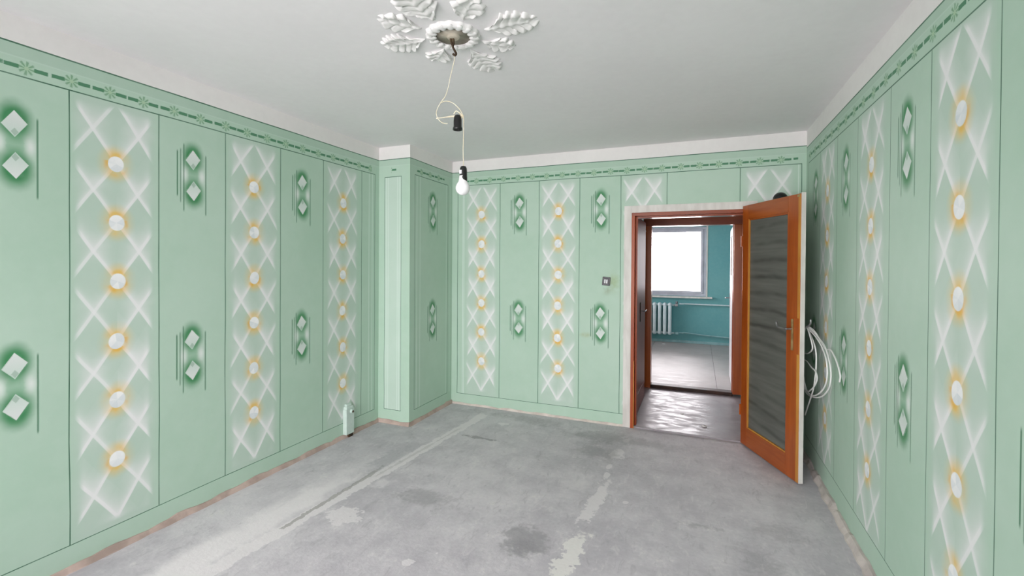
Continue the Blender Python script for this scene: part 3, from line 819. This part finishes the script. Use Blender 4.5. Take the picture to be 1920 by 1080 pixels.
# ------------------------------------------------------------------ the blue room
QX0, QX1, QY0 = -2.6, 1.15, HY1+0.12
bm = bmesh.new(); box(bm, QX0-0.1, QX1+0.1, HY1+0.12, YW+0.25, -0.12, -0.004)
o = finish('floor_blue_room', bm, 'seam'); tag(o, 'worn pale painted board floor of the blue room', 'floor', kind='structure')
fx = [-2.6, -0.78, 0.22, 1.15]; fy = [QY0, 8.05, YW]
for i in range(3):
    for j in range(2):
        boxobj('floor_sheet', (fx[i]+0.002, fx[i+1]-0.002, fy[j]+0.002, fy[j+1]-0.002, -0.006, 0.0), 'sheet', o, bev=0.0008)
o = boxobj('ceiling_blue_room', (QX0-0.1, QX1+0.1, QY0-0.0, YW+0.25, H, H+0.12), 'ceil', bev=0); tag(o, 'white ceiling of the blue room', 'ceiling', kind='structure')
o = wall_with_window('wall_blue_far', QX0-0.1, QX1+0.1, YW, YW+0.25, H, BX0, BX1, BZ0, BZ1, 'blue'); tag(o, 'teal blue wall around the far window', 'wall', kind='structure')
SY0, SY1 = 6.6, 8.9  # opening for the added side window
bm = bmesh.new()
box(bm, QX0-0.25, QX0, QY0, SY0, 0, H); box(bm, QX0-0.25, QX0, SY1, YW, 0, H); box(bm, QX0-0.25, QX0, SY0, SY1, 0, BZ0); box(bm, QX0-0.25, QX0, SY0, SY1, BZ1, H)
o = finish('wall_blue_left', bm, 'blue'); tag(o, 'teal blue left wall of the far room', 'wall', kind='structure')
o = boxobj('wall_blue_right', (QX1, QX1+0.1, QY0, YW, 0, H), 'blue', bev=0); tag(o, 'teal blue right wall of the far room', 'wall', kind='structure')
bm = bmesh.new(); box(bm, QX0, QX1, YW-0.014, YW, 0.0, 0.05, bev=0.004)
o = finish('baseboard_blue_room', bm, 'pipe'); tag(o, 'low blue-grey skirting under the far window', 'baseboard', kind='structure')
o = empty('trim_4', (0, YW, 0)); tag(o, 'pale plaster edging around the far window', 'window surround', kind='structure')
boxobj('surround_upright', (BX1, BX1+0.028, -0.006, 0.0, BZ0, BZ1+0.03), 'trimw', o, bev=0.002)
boxobj('surround_head', (BX0, BX1, -0.006, 0.0, BZ1, BZ1+0.03), 'blue', o, bev=0.002)

# white door standing open inside the blue room
d2 = empty('door_2', (0.372, HY1+0.135, 0.012), math.radians(88.6)); tag(d2, 'white part-glazed door standing open in the blue room', 'door', kind='structure')
DW = 0.92
boxobj('hinge_stile', (0, 0.12, -0.04, 0.0, 0, 1.96), 'doorwhite', d2); boxobj('lock_stile', (DW-0.12, DW, -0.04, 0.0, 0, 1.96), 'doorwhite', d2)
boxobj('top_rail', (0.12, DW-0.12, -0.04, 0.0, 1.86, 1.96), 'doorwhite', d2); boxobj('lower_panel', (0.12, DW-0.12, -0.036, -0.004, 0, 1.36), 'doorwhite', d2)
boxobj('pane', (0.115, DW-0.115, -0.024, -0.012, 1.355, 1.865), 'brownglass', d2, bev=0)
hp2 = boxobj('handle_plate', (DW-0.075, DW-0.045, 0.0, 0.006, 0.92, 1.12), 'steel', d2, bev=0.002)
bm = bmesh.new(); tube(bm, smooth_path([(DW-0.06, 0.003, 1.055), (DW-0.06, 0.045, 1.055), (DW-0.075, 0.055, 1.055), (DW-0.16, 0.055, 1.055)], 5), 0.007, 8); finish('lever', bm, 'steel', hp2, smooth=True)

# cast-iron radiator under the far window
rad = empty('radiator', (-0.46, YW-0.09, 0.15)); tag(rad, 'pale ribbed cast-iron radiator below the far window', 'radiator')
bm = bmesh.new()
pw, rh, dp = 0.094, 0.62, 0.11
for sx in (-0.018, 0.018):
    pass
def rad_section():
    bm = bmesh.new()
    box(bm, -0.030, 0.030, -dp/2, dp/2, 0.05, rh-0.05, bev=0.018, seg=3)
    for z in (0.04, rh-0.04):
        r = bmesh.ops.create_uvsphere(bm, u_segments=12, v_segments=8, radius=1.0)
        for v in r['verts']: v.co = Vector((v.co.x*0.042, v.co.y*dp/2*1.02, z+v.co.z*0.042))
    return bm
src = finish('radiator_section', rad_section(), 'rad', rad, smooth=True, loc=(-0.045, 0, 0))
for k in range(1, 9):
    c = src.copy(); COL.objects.link(c); c.parent = rad; c.location = (-0.045-k*pw, 0, 0)
for z in (0.04, rh-0.04):
    bm = bmesh.new(); tube(bm, [Vector((0.03, 0, z)), Vector((-0.045-8.4*pw, 0, z))], 0.018, 10)
    finish('radiator_hub', bm, 'rad', rad, smooth=True)
bm = bmesh.new(); tube(bm, [Vector((0.0, 0, rh-0.04)), Vector((0.10, 0, rh-0.04))], 0.014, 10); box(bm, 0.050, 0.10, -0.026, 0.026, rh-0.066, rh-0.014, bev=0.008); lathe(bm, [(0.018, rh-0.01), (0.026, rh+0.01), (0.02, rh+0.03)], 12, (0.075, 0, 0))
finish('valve', bm, 'steel', rad)
bm = bmesh.new(); tube(bm, [Vector((0.0, 0, 0.04)), Vector((0.12, 0, 0.04))], 0.014, 10); box(bm, 0.06, 0.11, -0.024, 0.024, 0.016, 0.064, bev=0.008)
finish('valve', bm, 'pipe', rad)
for i, (z0, z1, lab) in enumerate(((0.755, 0.748, 'thin upper heating pipe along the blue wall'), (0.20, 0.135, 'thin lower heating pipe along the blue wall'))):
    bm = bmesh.new()
    tube(bm, smooth_path([(-0.335, YW-0.09, z0+0.0), (-0.27, YW-0.085, z0), (-0.22, YW-0.045, z0), (0.2, YW-0.04, (z0+z1)/2), (1.14, YW-0.04, z1)], 6), 0.013, 10)
    p = finish('heating_pipe', bm, 'rad' if i == 0 else 'pipe', smooth=True); tag(p, lab, 'pipe', 'heating pipes in the blue room')

# ------------------------------------------------------------------ ceiling rosette
RC = (-1.093, 1.915)
ros = empty('ceiling_rosette', (RC[0], RC[1], H)); tag(ros, 'white plaster ceiling rosette of acanthus leaves around the lamp hook', 'ceiling rosette')
bm = bmesh.new()
lathe(bm, [(0.128, 0.0), (0.124, -0.012), (0.112, -0.020), (0.098, -0.020), (0.090, -0.012), (0.084, -0.008)], 64, mod=lambda a, r, z: 1+0.035*math.cos(16*a) if r > 0.1 else 1.0, closed_ends=False)
finish('ring_moulding', bm, 'plaster', ros, smooth=True)
pet = None
for k in range(16):
    a = 2*math.pi*k/16
    if pet is None:
        bm = bmesh.new(); dome(bm, 0, 0, 0, 0.026, 0.0175, 0.009, 0, 12, 5)
        pet = finish('ring_petal', bm, 'plaster', ros, smooth=True); q = pet
    else:
        q = pet.copy(); COL.objects.link(q); q.parent = ros
    q.location = (0.102*math.cos(a), 0.102*math.sin(a), -0.014); q.rotation_euler = (0, 0, a)
bm = bmesh.new()
lathe(bm, [(0.084, -0.008), (0.076, -0.005), (0.058, -0.0035), (0.034, -0.006), (0.028, -0.016), (0.022, -0.019), (0.010, -0.018)], 40)
finish('centre_cup', bm, 'cup', ros, smooth=True)
def leaf_bm(L, Wd, h, lobes, seed):
    """acanthus leaf along +x from the origin: a scalloped relief with diagonal ridges hanging below z = 0"""
    rg = random.Random(seed); bm = bmesh.new()
    NT, NV = 44, 22
    sk = rg.uniform(-0.05, 0.05); ph = rg.uniform(0, 1)
    grid = []
    for i in range(NT+1):
        t = i/NT
        env = (min(1.0, 0.30+t*2.6))*(1.0-max(0.0, (t-0.45)/0.55)**2.0*0.86)
        row = []
        for j in range(NV+1):
            v = -1+2*j/NV; sg = 1 if v > 0 else -1; av = abs(v)
            q = t*lobes*1.15+ph*(0.3 if sg > 0 else 0.0)
            lob = abs(math.sin(math.pi*q))**0.7
            w = Wd*0.5*env*(0.62+0.38*lob)
            sweep = av**1.3*Wd*0.32*(1-t*0.5)
            x = t*L*0.9+sweep; y = v*w+sk*math.sin(t*3.0)*L
            rid = abs(math.sin(math.pi*(q-0.06*av)))**0.55
            prof = (1-av**3.5)*(0.45+0.75*av)
            z = h*prof*(0.30+0.85*rid)
            z += h*0.75*math.exp(-(v/0.13)**2)*(1-t*0.5)           # midrib
            z += h*0.8*math.exp(-((av-0.80)/0.17)**2)*rid          # curled lobe tips
            z *= min(1.0, t*7+0.25)*min(1.0, (1-t)*9+0.0)
            z = max(0.0, z*(1.0+0.2*noise.noise(Vector((x*60, y*60, seed)))))
            row.append(bm.verts.new((x, y, -z)))
        grid.append(row)
    for i in range(NT):
        for j in range(NV): bm.faces.new((grid[i][j], grid[i+1][j], grid[i+1][j+1], grid[i][j+1]))
    rim = [grid[i][0] for i in range(NT+1)]+[grid[NT][j] for j in range(1, NV+1)]+[grid[i][NV] for i in range(NT-1, -1, -1)]+[grid[0][j] for j in range(NV-1, 0, -1)]
    low = [bm.verts.new((q.co.x, q.co.y, 0.004)) for q in rim]
    for k in range(len(rim)):
        bm.faces.new((rim[k], rim[(k+1) % len(rim)], low[(k+1) % len(rim)], low[k]))
    return bm
for (dist, deg, L, Wd, sd) in ((0.160, 2, 0.265, 0.20, 1), (0.160, 86, 0.29, 0.19, 2), (0.145, 186, 0.235, 0.19, 3), (0.145, 268, 0.28, 0.19, 4)):
    a = math.radians(deg)
    o = finish('acanthus_leaf', leaf_bm(L, Wd, 0.013, 5, sd), 'plaster', ros, smooth=True, loc=(dist*math.cos(a), dist*math.sin(a), 0.001)); o.rotation_euler = (0, 0, a)
for (dist, deg, L, Wd, sd) in ((0.140, 44, 0.175, 0.15, 11), (0.150, 137, 0.155, 0.15, 12), (0.150, 228, 0.20, 0.16, 13), (0.150, 315, 0.185, 0.16, 14)):
    a = math.radians(deg)
    o = finish('small_leaf', leaf_bm(L, Wd, 0.012, 3, sd), 'plaster', ros, smooth=True, loc=(dist*math.cos(a), dist*math.sin(a), 0.001)); o.rotation_euler = (0, 0, a)

# ------------------------------------------------------------------ hanging bulb
lamp = empty('pendant_lamp', (RC[0], RC[1], H-0.018)); tag(lamp, 'bare white bulb hanging from the rosette on a knotted cream cord', 'lamp')
def lp(p): return (p[0]-RC[0], p[1]-RC[1], p[2]-(H-0.018))
bm = bmesh.new()
tube(bm, [Vector(lp(p)) for p in smooth_path([(-1.093, 1.915, 2.585), (-1.091, 1.918, 2.562), (-1.094, 1.914, 2.545), (-1.086, 1.920, 2.525), (-1.080, 1.922, 2.512), (-1.086, 1.920, 2.503), (-1.094, 1.918, 2.512)], 5)], 0.0055, 8)
tube(bm, [Vector(lp(p)) for p in smooth_path([(-1.104, 1.911, 2.588), (-1.100, 1.913, 2.560), (-1.092, 1.915, 2.545)], 5)], 0.005, 8)
finish('hook', bm, 'hook', lamp, smooth=True)
bm = bmesh.new()
tube(bm, [Vector(lp(p)) for p in smooth_path([(-1.087, 1.920, 2.506), (-1.089, 1.920, 2.48), (-1.095, 1.918, 2.451), (-1.106, 1.913, 2.40), (-1.116, 1.910, 2.349), (-1.128, 1.905, 2.310), (-1.148, 1.897, 2.280), (-1.163, 1.891, 2.250), (-1.167, 1.889, 2.225), (-1.158, 1.893, 2.200), (-1.140, 1.900, 2.183), (-1.116, 1.910, 2.180)], 6)], 0.0019, 8)
finish('cord', bm, 'cord', lamp, smooth=True)
bm = bmesh.new()
tube(bm, [Vector(lp(p)) for p in smooth_path([(-1.150, 1.895, 2.278), (-1.125, 1.905, 2.286), (-1.098, 1.917, 2.280), (-1.072, 1.927, 2.258), (-1.055, 1.935, 2.232), (-1.047, 1.938, 2.205), (-1.046, 1.938, 2.16), (-1.047, 1.938, 2.10), (-1.048, 1.938, 2.05), (-1.046, 1.938, 2.0), (-1.046, 1.938, 1.97)], 6)], 0.0019, 8)
finish('cord', bm, 'cord', lamp, smooth=True)
bm = bmesh.new()
tube(bm, [Vector(lp(p)) for p in smooth_path([(-1.168, 1.889, 2.204), (-1.12, 1.908, 2.211), (-1.08, 1.924, 2.216), (-1.045, 1.938, 2.216)], 4)], [0.0025]*5+[0.0045]*8, 8)
tube(bm, [Vector(lp(p)) for p in smooth_path([(-1.090, 1.920, 2.225), (-1.080, 1.926, 2.240), (-1.066, 1.930, 2.232), (-1.050, 1.936, 2.214), (-1.062, 1.931, 2.204), (-1.084, 1.922, 2.206)], 4)], 0.0028, 8)
finish('twisted_wire', bm, 'cord', lamp, smooth=True)
bm = bmesh.new()
prof = [(0.009, 0.040), (0.014, 0.038), (0.018, 0.028), (0.0195, 0.010), (0.0195, -0.016), (0.0225, -0.022), (0.0235, -0.031), (0.021, -0.032), (0.017, -0.028), (0.016, 0.0)]
lathe(bm, prof, 24, lp((-1.073, 1.928, 2.181))); finish('lamp_socket', bm, 'black', lamp, smooth=True)
bm = bmesh.new()
prof = [(0.005, 0.045), (0.012, 0.043), (0.0165, 0.034), (0.0178, 0.018), (0.0178, -0.004), (0.0186, -0.010), (0.0186, -0.028), (0.015, -0.030)]
lathe(bm, prof, 24, lp((-1.046, 1.938, 1.933))); sk = finish('lamp_socket', bm, 'black', lamp, smooth=True)
bm = bmesh.new(); box(bm, -0.006, 0.006, -0.002, 0.002, -0.009, 0.009, bev=0.0015)
o = finish('paper_tag', bm, 'rocker', sk, loc=lp((-1.046-0.0055, 1.938-0.0175, 1.948))); o.rotation_euler = (0, 0, math.radians(18))
bm = bmesh.new()
prof = [(0.0005, -0.0965)]+[(0.034*math.sin(t), -0.0625-0.034*math.cos(t)) for t in [i*math.pi/18 for i in range(1, 13)]]+[(0.0245, -0.037), (0.0205, -0.030), (0.0185, -0.022), (0.0175, -0.004)]
lathe(bm, prof, 28, lp((-1.048, 1.937, 1.935))); finish('bulb', bm, 'bulb', lamp, smooth=True)

# ------------------------------------------------------------------ light switch
sw = empty('light_switch', (-0.805, YB, 1.350)); tag(sw, 'dark square double light switch beside the doorway', 'light switch'); sw.rotation_euler = (0, math.radians(5), 0)
bm = bmesh.new(); box(bm, -0.037, 0.037, -0.012, 0.0, -0.040, 0.040, bev=0.004); pl = finish('switch_plate', bm, 'switch', sw)
bm = bmesh.new(); box(bm, -0.024, 0.024, -0.016, -0.010, -0.027, 0.027, bev=0.003); finish('switch_surround', bm, 'switch', sw)
for x in (-0.0105, 0.0085):
    bm = bmesh.new(); box(bm, x-0.0065, x+0.0065, -0.021, -0.014, -0.020, 0.017, bev=0.003); finish('rocker', bm, 'rocker', sw)

# ------------------------------------------------------------------ cable cover at the foot of the left wall
st = empty('cable_cover', (XL, 3.125, 0.0)); tag(st, 'short pale mint cable cover against foot of left wall', 'pipe box')
bm = bmesh.new()
box(bm, 0.0, 0.040, -0.047, 0.047, 0.030, 0.245, bev=0.004)
finish('box_body', bm, 'mintstub', st)
bm = bmesh.new()
for (x0, x1, y0, y1, z0, z1) in ((0.0, 0.036, -0.042, 0.042, 0.240, 0.270), (0.0, 0.026, -0.032, 0.030, 0.262, 0.290)): box(bm, x0, x1, y0, y1, z0, z1, bev=0.008)
finish('stepped_cap', bm, 'mintstub', st)
bm = bmesh.new()
r = bmesh.ops.create_cone(bm, segments=20, radius1=0.020, radius2=0.016, depth=0.022, cap_ends=True)
bmesh.ops.rotate(bm, verts=bm.verts, cent=(0, 0, 0), matrix=Matrix.Rotation(math.radians(90), 3, 'Y')); bmesh.ops.translate(bm, verts=bm.verts, vec=(0.046, 0.012, 0.222))
nut = finish('outlet_collar', bm, 'mintstub', st)
bm = bmesh.new()
bmesh.ops.create_cone(bm, segments=16, radius1=0.010, radius2=0.010, depth=0.006, cap_ends=True)
bmesh.ops.rotate(bm, verts=bm.verts, cent=(0, 0, 0), matrix=Matrix.Rotation(math.radians(90), 3, 'Y')); bmesh.ops.translate(bm, verts=bm.verts, vec=(0.0565, 0.012, 0.222))
finish('outlet_mouth', bm, 'hook', nut)
bm = bmesh.new(); box(bm, 0.002, 0.034, -0.010, 0.040, 0.0, 0.032, bev=0.004); finish('foot', bm, 'hook', st)

# ------------------------------------------------------------------ coil of white cable on the door handle
K = [(0.745, 3.983, 0.395), (0.745, 3.845, 0.531), (0.742, 3.717, 0.650), (0.740, 3.658, 0.739), (0.740, 3.632, 0.819), (0.740, 3.637, 0.921), (0.738, 3.703, 0.984), (0.728, 3.80, 1.045), (0.715, 3.80, 1.070),
     (0.735, 3.74, 1.045), (0.745, 3.65, 1.020), (0.747, 3.522, 0.984), (0.748, 3.408, 0.921), (0.748, 3.377, 0.832), (0.748, 3.426, 0.752), (0.747, 3.564, 0.668), (0.745, 3.747, 0.604), (0.742, 3.93, 0.60), (0.740, 4.06, 0.72), (0.735, 4.03, 0.90), (0.722, 3.90, 1.04), (0.715, 3.80, 1.078),
     (0.738, 3.72, 1.055), (0.752, 3.62, 1.025), (0.754, 3.461, 0.988), (0.755, 3.352, 0.905), (0.755, 3.323, 0.831), (0.754, 3.37, 0.746), (0.752, 3.529, 0.656), (0.748, 3.74, 0.595), (0.742, 3.95, 0.575), (0.738, 4.08, 0.66), (0.736, 4.06, 0.78), (0.734, 3.90, 0.815), (0.730, 3.70, 0.805),
     (0.730, 3.606, 0.806), (0.730, 3.552, 0.780), (0.730, 3.573, 0.737), (0.731, 3.693, 0.663), (0.732, 3.90, 0.60), (0.730, 4.04, 0.72), (0.728, 4.0, 0.84), (0.728, 3.80, 0.890), (0.726, 3.67, 0.95), (0.718, 3.74, 1.04), (0.715, 3.80, 1.082),
     (0.742, 3.70, 1.06), (0.758, 3.58, 1.00), (0.764, 3.50, 0.972), (0.768, 3.40, 0.985), (0.770, 3.33, 0.965), (0.770, 3.25, 0.927), (0.770, 3.191, 0.875), (0.770, 3.20, 0.832)]
bm = bmesh.new(); tube(bm, smooth_path(K, 6), 0.0048, 8)
o = finish('cable_coil', bm, 'cablew', smooth=True); tag(o, 'loose coil of white cable hung behind the open glazed door', 'cable')

# ------------------------------------------------------------------ round black cap above the door
cap = empty('wall_cap', (0.617, YB, 2.058)); tag(cap, 'round black cap on the wall above the glazed door', 'wall cap')
bm = bmesh.new(); lathe(bm, [(0.050, 0.0), (0.050, 0.012), (0.046, 0.024), (0.036, 0.034), (0.018, 0.039), (0.002, 0.040)], 32)
o = finish('cap_dome', bm, 'black', cap, smooth=True); o.rotation_euler = (math.radians(90), 0, 0)
bm = bmesh.new(); lathe(bm, [(0.054, 0.0), (0.054, 0.006), (0.050, 0.008)], 32)
o = finish('cap_rim', bm, 'black', cap, smooth=True); o.rotation_euler = (math.radians(90), 0, 0)

# ------------------------------------------------------------------ plaster crumbs
for (x, y, z, sc, lab) in ((0.06, 4.60, 0.006, 0.022, 'larger white plaster crumb on the hall floor'), (-0.14, 4.90, 0.006, 0.014, 'small white plaster crumb mid hall floor'), (-0.60, 9.05, 0.0, 0.030, 'white plaster crumb on the floor below the radiator')):
    bm = bmesh.new(); bmesh.ops.create_icosphere(bm, subdivisions=1, radius=1.0)
    for v in bm.verts: v.co = Vector((v.co.x*sc*1.2, v.co.y*sc*0.8, max(v.co.z, -0.6)*sc*0.4))*(1+0.25*noise.noise(v.co*3+Vector((x, y, 0))))
    zmin = min(v.co.z for v in bm.verts)
    o = finish('plaster_crumb', bm, 'plaster', loc=(x, y, z-zmin)); tag(o, lab, 'plaster crumb', 'plaster crumbs')
